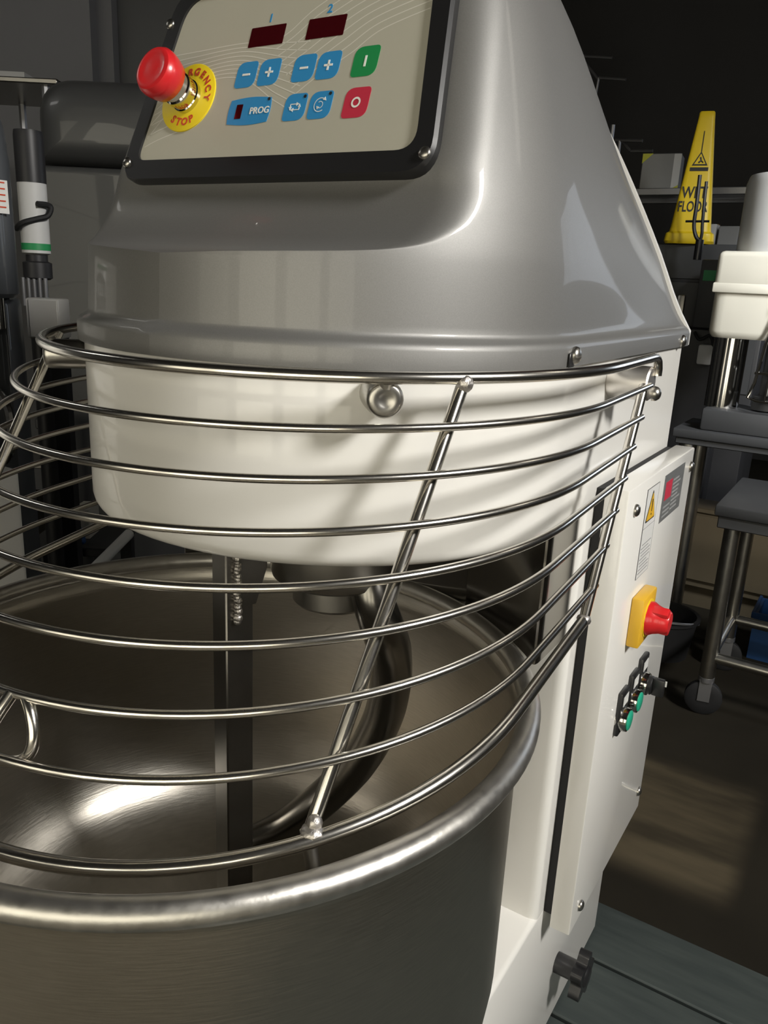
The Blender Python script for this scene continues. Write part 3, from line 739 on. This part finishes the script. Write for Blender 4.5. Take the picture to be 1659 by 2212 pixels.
lk = obj('linkage', [sh(tube(p_, r_k, 8), LX) for p_, r_k in (([(.005, -.145, .49), (-.03, -.150, .34), (-.045, -.15, .20), (-.06, -.15, .145), (-.03, -.15, .135), (.06, -.15, .13)], .006), ([(.005, -.145, .49), (.0, -.15, .34), (.0, -.15, .13)], .005), ([(-.05, -.15, .235), (.05, -.15, .235)], .005))], M['chrome'], bx_)
obj('ball_knob', blob((.006 + LX, -.146, .495), .017, n=14, m=10), M['chrome'], lk)
obj('spindle', lathe([(0, .09), (.05, .09), (.05, .14), (.03, .145), (.03, .36)], 24, Matrix.Translation((.05, -.02, 0))), M['dgrey'], bx_)
for z in (.15, .26): obj('white_switch', box(.085, .13, -.128, -.098, z, z + .075, .005, 2), M['whitep'], bx_)

# dark oven-like cabinet, the sign and things on it
c0 = thing('dark_cabinet', 'tall black equipment cabinet under the yellow sign', 'cabinet', (-.30, 3.72, 0))
obj('body', box(-.24, .36, -.2, .22, 0, 1.588, .008, 2), M['blackmc'], c0)
obj('front_panel', box(-.22, .34, -.208, -.2, .92, 1.42, .003, 1), M['dgrey'], c0)
obj('top_band', box(-.242, .362, -.204, .224, 1.43, 1.592, .006, 1), M['dgrey'], c0)
def wet_sign():
    t = thing('wet_floor_sign', 'yellow pyramid sign reading wet floor on the black cabinet', 'sign', (-.345, 3.60, 1.592), .18)
    def sec(z, w, d): return [(x, y, z) for x, y in rpoly([(-w, -d), (w, -d), (w, d), (-w, d)], min(w, d) * .35, 3)]
    b = obj('sign_body', loft([sec(.0, .105, .105), sec(.012, .112, .112), sec(.045, .108, .108), sec(.055, .094, .094), sec(.075, .090, .090), sec(.55, .036, .036), sec(.575, .034, .034), sec(.58, .030, .030)], True, True), M['signy'], t)
    tilt = math.atan2(.090 - .036, .475)
    def ff(x, z):                         # front face frame
        y = -.0905 + (z - .075) * (.054 / .475)
        return frame((x, y - .0012, z), (1, 0, 0), (0, math.sin(tilt), math.cos(tilt)), (0, -math.cos(tilt), math.sin(tilt)))
    obj('sign_lettering', [xf(text('WET', .072, .0012), ff(-.004, .225) @ Matrix.Diagonal((.72, 1, 1, 1))), xf(text('FLOOR', .066, .0012), ff(-.004, .163) @ Matrix.Diagonal((.62, 1, 1, 1)))], M['ink'], t, smooth=0)
    obj('sign_triangle', [prism([(-.034, 0), (.034, 0), (0, .062)], 0, .0006, ff(0, .345)), prism([(-.040, -.024), (.040, -.024), (.040, -.008), (-.040, -.008)], 0, .0006, ff(0, .345)), prism([(-.002, .06), (.002, .06), (.002, .15), (-.002, .15)], 0, .0006, ff(0, .345))], M['ink'], t, smooth=0)
    obj('sign_triangle', prism([(-.025, .006), (.025, .006), (0, .052)], .0006, .0010, ff(0, .345)), M['signy'], t, smooth=0)
    obj('slip_figure', [tube([ff(.004, .345) @ Vector((-.010, .012, .0014)), ff(.004, .345) @ Vector((.0, .022, .0014)), ff(.004, .345) @ Vector((-.004, .036, .0014))], .004, 6), tube([ff(0, .345) @ Vector((.002, .022, .0014)), ff(0, .345) @ Vector((.014, .012, .0014))], .003, 6)], M['ink'], t)
wet_sign()
x, z = q(1510, 450, 3.25)
tg = thing('hook_holder', 'black wire hook standing in front of the yellow sign', 'hook', (x, 3.36, 1.515))
x1, z1 = q(1512, 380, 3.25); x2, z2 = q(1527, 395, 3.25); xb_, zb_ = q(1512, 500, 3.25); xm, zm = q(1483, 478, 3.25); xn, zn = q(1530, 478, 3.25)
L0 = Vector((x, 3.36, 1.515))
def lw(px, py): p = aty(px, py, 3.36); return Vector((p.x, p.y, p.z)) - L0
obj('prong', tube(spline([lw(1512, 378), lw(1505, 440), lw(1499, 485), lw(1503, 510), lw(1512, 522)], 5), .0085, 8), M['black'], tg)
obj('prong', tube(spline([lw(1526, 392), lw(1521, 440), lw(1517, 485), lw(1516, 505), lw(1512, 522)], 5), .0070, 8), M['black'], tg)
obj('crossbar', tube([lw(1481, 478), lw(1532, 478)], .005, 8), M['black'], tg)
_p = lw(1512, 518); obj('stem', tube([_p, (_p.x, _p.y, 0.0)], .018, 10), M['black'], tg)
# black control unit with green tape, in front of the cabinet
xa, za = q(1497, 545, 3.2); xb2, zb2 = q(1556, 700, 3.2)
cu = thing('control_unit', 'black control unit marked with a strip of green tape', 'control box', ((xa + xb2) / 2, 3.36, 0))
wdt = .115
obj('case', box(-wdt / 2, wdt / 2, -.06, .08, 1.22, 1.515, .006, 2), M['dgrey'], cu)
obj('green_tape', box(-.042, .046, -.0625, -.0600, 1.425, 1.470), M['tape'], cu, smooth=0)
obj('pedestal', [box(-.10, .10, -.05, .08, .05, 1.22, .01, 1), box(-.12, .12, -.08, .09, 0, .05, .008, 1)], M['blackmc'], cu)
obj('side_rail', box(-.128, -.096, -.11, -.085, .95, 1.36, .006, 2), M['steel'], cu)
obj('cable', tube(spline([(-.04, -.07, 1.20), (-.01, -.09, 1.17), (.03, -.085, 1.19), (.05, -.09, 1.14), (.0, -.08, 1.10)], 6), .007, 8), M['rubber'], cu)
obj('white_plug', box(-.01, .055, -.10, -.06, 1.06, 1.15, .01, 2), M['whitep'], cu)

# wire rack with a grey box
def wire_rack():
    xl, zl = q(1352, 408, 4.02); xr, _ = q(1640, 412, 4.02)
    t = thing('wire_rack', 'zinc wire storage rack behind the yellow sign', 'shelf', (xl - .25, 4.02, 0))
    w = xr - xl + .35
    for x in (0, w):
        for y in (0, .42): obj('post', tube([(x, y, 0), (x, y, 2.30)], .013, 8), M['wire'], t)
    for z in (1.10, 1.56, zl):
        s_ = obj('shelf', [box(-.01, w + .01, -.012, .012, z - .035, z, .003, 1), box(-.01, w + .01, .408, .432, z - .035, z, .003, 1), box(-.01, .012, .012, .408, z - .03, z), box(w - .012, w + .01, .012, .408, z - .03, z)], M['wire'], t)
        for k in range(8):
            y = .05 + k * .047; obj('shelf_wire', tube([(0, y, z - .008), (w, y, z - .008)], .0035, 5), M['wire'], s_)
    return t, zl
_, zr = wire_rack()
p0 = aty(1425, 408, 4.2)
gb = thing('sheet_box', 'grey sheet metal box with yellow tape corners on the wire rack', 'box', (p0.x, 4.22, zr), .12)
obj('case', box(-.105, .095, -.08, .08, 0, .19, .004, 1), M['greybox'], gb)
obj('pale_side', box(.060, .098, -.0825, -.080, .0, .187), M['whitep'], gb, smooth=0)
obj('tape_corner', prism([(0, 0), (.055, 0), (0, -.05)], 0, .002, frame((-.105, -.081, .19), (1, 0, 0), (0, 0, 1), (0, -1, 0))), M['ytape'], gb, smooth=0)
obj('tape_corner', prism([(0, 0), (-.055, 0), (0, .03)], .003, .005, frame((.098, -.081, .0), (1, 0, 0), (0, 0, 1), (0, -1, 0))), M['ytape'], gb, smooth=0)
# small grey cartons further along the rack
for i, (px, py, w, h, lab) in enumerate(((1583, 470, .10, .16, 'pale grey carton on the lower shelf of the wire rack'), (1548, 470, .035, .17, 'slim white carton standing next to the pale grey carton on the rack'))):
    p = aty(px, py, 4.2)
    b = thing('carton', lab, 'box', (p.x, 4.2, 1.56))
    obj('body', box(-w / 2, w / 2, -.06, .06, 0, h, .004, 1), M['greybox'] if i == 0 else M['whitep'], b)
    obj('flap', box(-w / 2 + .004, w / 2 - .004, -.002, .056, h, h + .004), M['card'], b)
# pipe stands behind the hood (thin steel frames)
def pipe_stand(label, pts_list, Y, base_px):
    b = aty(*base_px, Y); t = thing('pipe_stand', label, 'stand', (b.x, Y, 0)); L0 = Vector((b.x, Y, 0))
    for pts in pts_list:
        obj('pipe', tube([aty(px, py, Y + dy) - L0 for px, py, dy in pts], .011, 8), M['wire'], t)
    obj('upright', tube([aty(base_px[0], base_px[1], Y) - L0, Vector((0, 0, 0))], .013, 8), M['wire'], t)
    obj('foot', [tube([(-.25, 0, .012), (.25, 0, .012)], .012, 8), tube([(0, -.25, .012), (0, .25, .012)], .012, 8)], M['wire'], t)
pipe_stand('tall thin steel pipe stand with two arms beside the hood', [[(1205, 118, 0), (1322, 125, 0)], [(1257, 128, 0), (1293, 172, 0)], [(1293, 168, 0), (1352, 172, 0)], [(1293, 168, 0), (1280, 240, 0)]], 5.9, (1280, 240))
pipe_stand('short thin steel pipe stand lower beside the hood', [[(1310, 302, 0), (1388, 304, 0)], [(1338, 304, 0), (1334, 350, 0)], [(1345, 306, .1), (1362, 326, .1)], [(1362, 326, .1), (1410, 326, .1)]], 5.0, (1334, 350))

# tan cabinet at the back, blue crate
tc_ = thing('tan_cabinet', 'long low tan cabinet behind the steel tables', 'cabinet', (-.15, 3.02, 0))
obj('carcass', box(0, 1.7, .0, .16, .10, .445, .004, 1), M['tan'], tc_)
obj('top', box(-.01, 1.71, -.012, .17, .445, .468, .004, 1), M['tan'], tc_)
for i in range(3): obj('door', box(.01 + i * .565, .565 + i * .565, -.012, 0, .135, .435, .003, 1), M['tan'], tc_)
obj('plinth', box(.02, 1.68, .03, .15, 0, .10), M['tan'], tc_)
bc = thing('blue_crate', 'dark blue plastic crate under the steel tables', 'crate', (.44, 2.72, 0))
obj('crate_body', [box(-.12, .26, -.10, .10, 0, .012), box(-.12, .26, -.10, -.088, .012, .19), box(-.12, .26, .088, .10, .012, .19), box(-.12, -.108, -.088, .088, .012, .19), box(.248, .26, -.088, .088, .012, .19)], M['bluebin'], bc)
obj('crate_lip', [box(-.13, .27, -.11, -.098, .17, .195, .002, 1), box(-.13, -.118, -.098, .11, .17, .195, .002, 1)], M['bluebin'], bc)
bt = thing('black_tub', 'black plastic tub on the floor beside the blue crate', 'tub', (.02, 2.46, 0))
obj('tub_body', lathe([(0, .004), (.105, 0), (.125, .15), (.135, .155), (.135, .165), (.12, .165), (.10, .012), (0, .010)], 28), M['rubber'], bt)
obj('tub_handle', tube(spline([(-.13, 0, .15), (-.09, -.10, .175), (0, -.14, .18), (.09, -.10, .175), (.13, 0, .15)], 6), .005, 6), M['wire'], bt)

# ================================================================== BACKGROUND, grey machines on the other side (turned to the camera)
RZ = math.atan2(AX[0].y, AX[0].x)
XR = Vector((math.cos(RZ), math.sin(RZ), 0))
class Bg:
    def __init__(s, name, label, cat, px0, D, group=None):
        p = at(px0, 700, D); s.D = D; s.loc = Vector((p.x, p.y, 0)); s.t = thing(name, label, cat, s.loc, RZ, group)
    def __call__(s, px, py):
        p = at(px, py, s.D); return (p - s.loc).dot(XR), p.z
def pillow(poly, y0, y1, r, n=5):
    cx = sum(p[0] for p in poly) / len(poly); cz = sum(p[1] for p in poly) / len(poly)
    hw = max(abs(p[0] - cx) for p in poly); hh = max(abs(p[1] - cz) for p in poly)
    rows = []
    def row(i, y): return [(cx + (p[0] - cx) * (1 - i / hw), y, cz + (p[1] - cz) * (1 - i / hh)) for p in poly]
    for k in range(n + 1): a = PI / 2 * k / n; rows.append(row(r * (1 - math.sin(a)), y0 + r * (1 - math.cos(a))))
    for k in range(n + 1): a = PI / 2 * k / n; rows.append(row(r * (1 - math.cos(a)), y1 - r * (1 - math.sin(a))))
    return loft(rows, True, True)
g = Bg('standing_mixer', 'tall grey standing mixer with rounded head behind the control panel', 'mixer', 260, 3.0)
xl, zt = g(118, 190); xr, _ = g(430, 190); _, zs_ = g(180, 368)
obj('head_cover', pillow(rpoly([(xl, zs_ + .004), (xr, zs_ + .004), (xr, zt), (xl, zt)], [.004, .004, .20, .20], 8), 0, .7, .11), M['greymc'], g.t)
obj('body', pillow(rpoly([(xl + .002, .06), (xr, .06), (xr, zs_ - .004), (xl + .002, zs_ - .004)], .01, 2), .01, .69, .02), M['greymc'], g.t)
obj('plinth', box(xl - .02, xr + .02, -.03, .72, 0, .06, .01, 1), M['dgrey'], g.t)
obj('side_handle', tube(spline([(xr - .06, .01, zs_ - .35), (xr - .06, -.03, zs_ - .36), (xr - .06, -.03, zs_ - .5), (xr - .06, .01, zs_ - .51)], 5), .009, 8), M['chrome'], g.t)

g = Bg('planetary_mixer', 'blue grey planetary mixer with domed head cut by the picture edge', 'mixer', -45, 1.9)
r_, zt = g(62, 203); _, z1 = g(0, 338); _, z2 = g(0, 520); _, z3 = g(0, 642)
obj('motor_dome', lathe([(r_ * .97, z1)] + [(r_ * .97 * math.cos(PI / 2 * k / 9), z1 + .01 + (zt - z1 - .01) * math.sin(PI / 2 * k / 9)) for k in range(9)] + [(0, zt)], 36), M['greymc2'], g.t)
obj('gear_case', lathe([(r_ * .9, z3), (r_, z3 + .01), (r_, z1 - .02), (r_ * .97, z1)], 36), M['greymc2'], g.t)
obj('spout', lathe([(.0, 0), (.030, 0), (.030, .03), (.024, .035), (.018, .01), (0, .01)], 20, along((r_ * .45, -r_ * .80, z2 - .02), (.3, -.9, -.2))), M['dgrey'], g.t)
lx0, lz0 = g(0, 400); lx1, lz1 = g(28, 468)
obj('sticker', [xf(box(-.045, .045, -.001, .001, lz1, lz0), Matrix.Rotation(math.radians(52), 4, 'Z') @ Matrix.Translation((0, -r_ - .003, 0)))], M['label'], g.t, smooth=0)
obj('sticker_print', [xf(box(-.038, .038, -.002, -.001, lz1 + .012 + i * .013, lz1 + .015 + i * .013), Matrix.Rotation(math.radians(52), 4, 'Z') @ Matrix.Translation((0, -r_ - .003, 0))) for i in range(5)], M['redink'], g.t, smooth=0)
obj('stand', [box(-.16, .06, .02, .12, .08, z3, .02, 2), box(-.2, .08, -.15, .13, 0, .08, .02, 2)], M['greymc2'], g.t)
obj('agitator_shaft', lathe([(0, z3 - .22), (.02, z3 - .22), (.02, z3 - .08), (.045, z3 - .07), (.045, z3 + .01)], 20, Matrix.Translation((r_ * .3, -.03, 0))), M['chrome'], g.t)
obj('agitator', [tube(spline([(r_ * .3, -.03, z3 - .2), (r_ * .8, -.05, z3 - .26), (r_ * .75, -.05, z3 - .36), (r_ * .2, -.03, z3 - .4), (-r_ * .3, -.03, z3 - .34), (-r_ * .2, -.02, z3 - .24), (r_ * .3, -.03, z3 - .2)], 5), .011, 8)], M['chrome'], g.t)

g = Bg('slicer_column', 'upright black and silver cylinder with a green band beside grey mixer', 'machine', 90, 2.35)
def R_(px): return g(px, 500)[0]
rr = (R_(115) - R_(57)) / 2; z = lambda py: g(90, py)[1]
obj('black_cap', lathe([(0, z(300)), (rr * .95, z(302)), (rr, z(312)), (rr, z(405))], 28), M['blackmc'], g.t)
obj('silver_sleeve', lathe([(rr * .98, z(405)), (rr * .98, z(548)), (rr * .7, z(552)), (0, z(552))], 28), M['whitep'], g.t)
obj('green_band', lathe([(rr * .985, z(528)), (rr * 1.0, z(528)), (rr * 1.0, z(542)), (rr * .985, z(542))], 28), M['tape'], g.t)
obj('cable', tube(spline([(-rr, -.03, z(500)), (-rr * .3, -rr - .01, z(488)), (rr * .6, -rr * .9, z(478)), (rr * 1.2, -.02, z(470)), (rr * 1.3, -.01, z(450)), (rr * .7, -.04, z(448))], 6), .008, 8), M['rubber'], g.t)
obj('collar', lathe([(rr * .75, z(552)), (rr * .75, z(565)), (rr * 1.0, z(568)), (rr * 1.0, z(600)), (rr * .8, z(604))], 28), M['blackmc'], g.t)
for i in range(5): obj('guide_bar', tube([(-rr * .8 + i * rr * .4, -.03, z(600)), (-rr * .8 + i * rr * .4, -.03, z(660))], .006, 8), M['wire'], g.t)
obj('pedestal', lathe([(rr * 1.6, 0), (rr * 1.6, .03), (rr * .8, .05), (rr * .8, z(660)), (0, z(660))], 28), M['blackmc'], g.t)

g = Bg('switch_box', 'small white switch box on a dark post beside grey mixer', 'switch box', 104, 2.15)
x0, zt = g(70, 642); x1, zb = g(137, 733)
obj('case', box(x0, x1, -.03, .05, zb, zt, .006, 2), M['white'], g.t)
obj('lid', box(x0 + .010, x1 - .002, -.035, -.03, zb + .003, zt - .003, .002, 1), M['white'], g.t)
obj('post', box(-.02, .02, .05, .09, 0, zt - .02), M['blackmc'], g.t)
obj('foot', box(-.12, .12, -.05, .19, 0, .02), M['blackmc'], g.t)

g = Bg('chrome_tube_stand', 'twin chrome tubes rising behind the wire guard', 'stand', 102, 2.87)
_, zt = g(100, 925)
for dx in (-.026, .026): obj('chrome_tube', tube([(dx, 0, .02), (dx, 0, zt)], .021, 16), M['chrome'], g.t)
obj('clamp', box(-.06, .06, -.03, .03, zt - .02, zt + .02, .005, 1), M['dgrey'], g.t)
obj('foot', box(-.15, .15, -.08, .08, 0, .02, .004, 1), M['dgrey'], g.t)
g = Bg('low_table', 'low black table behind the wire guard', 'table', 110, 2.56)
xa_, zt_ = g(36, 1188); xb_, _ = g(230, 1188)
obj('table_top', box(xa_, xb_, -.16, .16, zt_ - .03, zt_, .004, 1), M['blackmc'], g.t)
for x in (xa_ + .04, xb_ - .04):
    for y in (-.13, .13): obj('leg', box(x - .02, x + .02, y - .02, y + .02, 0, zt_ - .03), M['blackmc'], g.t)
tz = zt_
c = Bg('brown_carton', 'brown cardboard carton standing on the low black table', 'box', 98, 2.68); c.t.location.z = tz
x0, z1 = c(80, 1042); x1, _ = c(116, 1042)
obj('carton_body', box(x0, x1, -.05, .05, 0, z1 - tz, .003, 1), M['card'], c.t)
obj('flap', box(x0 + .003, x1 - .003, -.048, .0, z1 - tz, z1 - tz + .003), M['card'], c.t)
c = Bg('cream_box', 'cream box with sloping lid on the low black table', 'box', 136, 2.55); c.t.location.z = tz
x0, z1 = c(85, 1125); x1, _ = c(160, 1125)
obj('box_body', prism([(x0, 0), (x1, 0), (x1, z1 - tz), (x0 + .05, z1 - tz), (x0, (z1 - tz) * .6)], -.05, .05, frame((0, 0, 0), (1, 0, 0), (0, 0, 1), (0, -1, 0))), M['cream'], c.t)
obj('box_lid', box(x0 + .06, x1 + .002, -.052, .052, z1 - tz, z1 - tz + .006), M['cream'], c.t)
c = Bg('blue_bag', 'crumpled dark blue bag slumped on the low black table', 'bag', 100, 2.42); c.t.location.z = tz
x0, z1 = c(62, 1150); x1, _ = c(140, 1150); hx = (x1 - x0) / 2; hz = max(.03, (z1 - tz) / 2)
bg_ = blob(((x0 + x1) / 2, 0, hz), 1, (hx, .03, hz), 20, 14)
bg_ = ([v + Vector((0, 0, max(0, v.z) * .35 * math.sin(v.x * 60 + v.y * 40))) + Vector((.006 * math.sin(v.z * 90), .008 * math.sin(v.x * 70), 0)) for v in bg_[0]], bg_[1])
mz = min(v.z for v in bg_[0]); bg_ = ([v - Vector((0, 0, mz)) for v in bg_[0]], bg_[1])
obj('bag_body', bg_, M['bluebin'], c.t, smooth=60)
obj('bag_tie', blob(((x0 + x1) / 2 + .01, 0, hz * 2.1), .014, n=10), M['black'], c.t)
h0 = at(272, 1160, 1.9); h1 = at(196, 1238, 1.75)
hs = thing('broom', 'pale grey broom handle leaning behind the bowl', 'broom', (h0.x, h0.y, 0))
dl = (h1 - h0); L0 = Vector((h0.x, h0.y, 0)); low = h0 + dl * (h0.z / -dl.z) if dl.z < 0 else h1
obj('handle', tube([h0 - L0 - dl * .1, low - L0 + Vector((0, 0, .04))], .0125, 10), M['whitep'], hs)
obj('broom_head', xf(box(-.14, .14, -.03, .03, 0, .08, .01, 1), Matrix.Translation(Vector((low.x, low.y, 0)) - L0)), M['rubber'], hs)

# tall rack and partition at the far left
g = Bg('tall_rack', 'tall steel rack with pale trays at the left edge', 'shelf', 80, 3.3)
xl, zz = g(-60, 203); xr, _ = g(178, 203)
for x in (g(8, 200)[0], g(146, 200)[0]):
    for y in (.04, .44): obj('post', tube([(x, y, 0), (x, y, zz)], .016, 8), M['wire'], g.t)
obj('shelf', box(xl, xr, 0, .48, zz, zz + .02, .004, 1), M['steel'], g.t)
obj('shelf', box(xl, xr, 0, .48, .5, .52, .004, 1), M['steel'], g.t)
RK = zz + .02
for px, lab, w, h, m in ((-5, 'bright white tray on the tall steel rack cut by picture edge', .22, .03, 'whitep'), (88, 'pale grey flat tray on the tall steel rack', .12, .022, 'greybox')):
    c = Bg('tray', lab, 'tray', px, 3.45); c.t.location.z = RK
    obj('tray_base', box(-w / 2, w / 2, -.13, .13, 0, .006), M[m], c.t)
    obj('tray_wall', [box(-w / 2, w / 2, -.13, -.124, .006, h), box(-w / 2, w / 2, .124, .13, .006, h), box(-w / 2, -w / 2 + .006, -.124, .124, .006, h), box(w / 2 - .006, w / 2, -.124, .124, .006, h)], M[m], c.t)
def partition(n, px0, px1, D, th, m):
    a, b = at(px0, 100, D), at(px1, 100, D)
    xr = Vector((b.x - a.x, b.y - a.y, 0)); L = xr.length
    o = obj('wall_partition_%d' % n, box(0, L, 0, th, 0, 4.2), m, None, (a.x, a.y, 0), 0); o.rotation_euler = (0, 0, math.atan2(xr.y, xr.x)); o['kind'] = 'structure'
partition(1, -420, 197, 4.3, .1, M['wall'])
partition(2, 209, 244, 4.45, .1, M['wall'])
partition(3, 247, 520, 4.55, .1, M['greymc'])

# the white machine standing next to the mixer, just out of the frame; its front shows in the gloss of the hood
nm = thing('white_appliance', 'white enamel appliance at the left edge, mirrored in the side of the hood', 'machine', (-1.02, .05, 0))
obj('cabinet', box(-.25, .25, -.25, .245, .08, .985, .012, 2), M['white'], nm)
hd = obj('upper_housing', box(-.25, .25, -.25, .085, .985, 1.40, .012, 2), M['white'], nm)
obj('plinth', box(-.23, .23, -.23, .225, 0, .08), M['dgrey'], nm)
fx = frame((.2505, 0, 0), (0, 1, 0), (0, 0, 1), (1, 0, 0))
def oval(a, b, n=36): return [(a * math.cos(2 * PI * k / n), b * math.sin(2 * PI * k / n)) for k in range(n)]
by, bz = -.03, RIM + .405
obj('badge', prism([(by + x, bz + y) for x, y in oval(.085, .034)], 0, .003, fx), M['dgrey'], hd, smooth=0)
obj('badge_band', prism([(by - .080, bz - .006), (by + .080, bz - .006), (by + .080, bz + .014), (by - .080, bz + .014)], .003, .004, fx), M['label'], hd, smooth=0)
obj('badge_marks', [prism([(by + x, bz - .003), (by + x + .014, bz - .003), (by + x + .014, bz + .011), (by + x, bz + .011)], .004, .005, fx) for x in (-.06, -.025, .012, .045)], M['dgrey'], hd, smooth=0)
obj('green_tape', prism([(-.12, RIM + .447), (.02, RIM + .447), (.02, RIM + .455), (-.12, RIM + .455)], 0, .002, fx), M['tape'], hd, smooth=0)
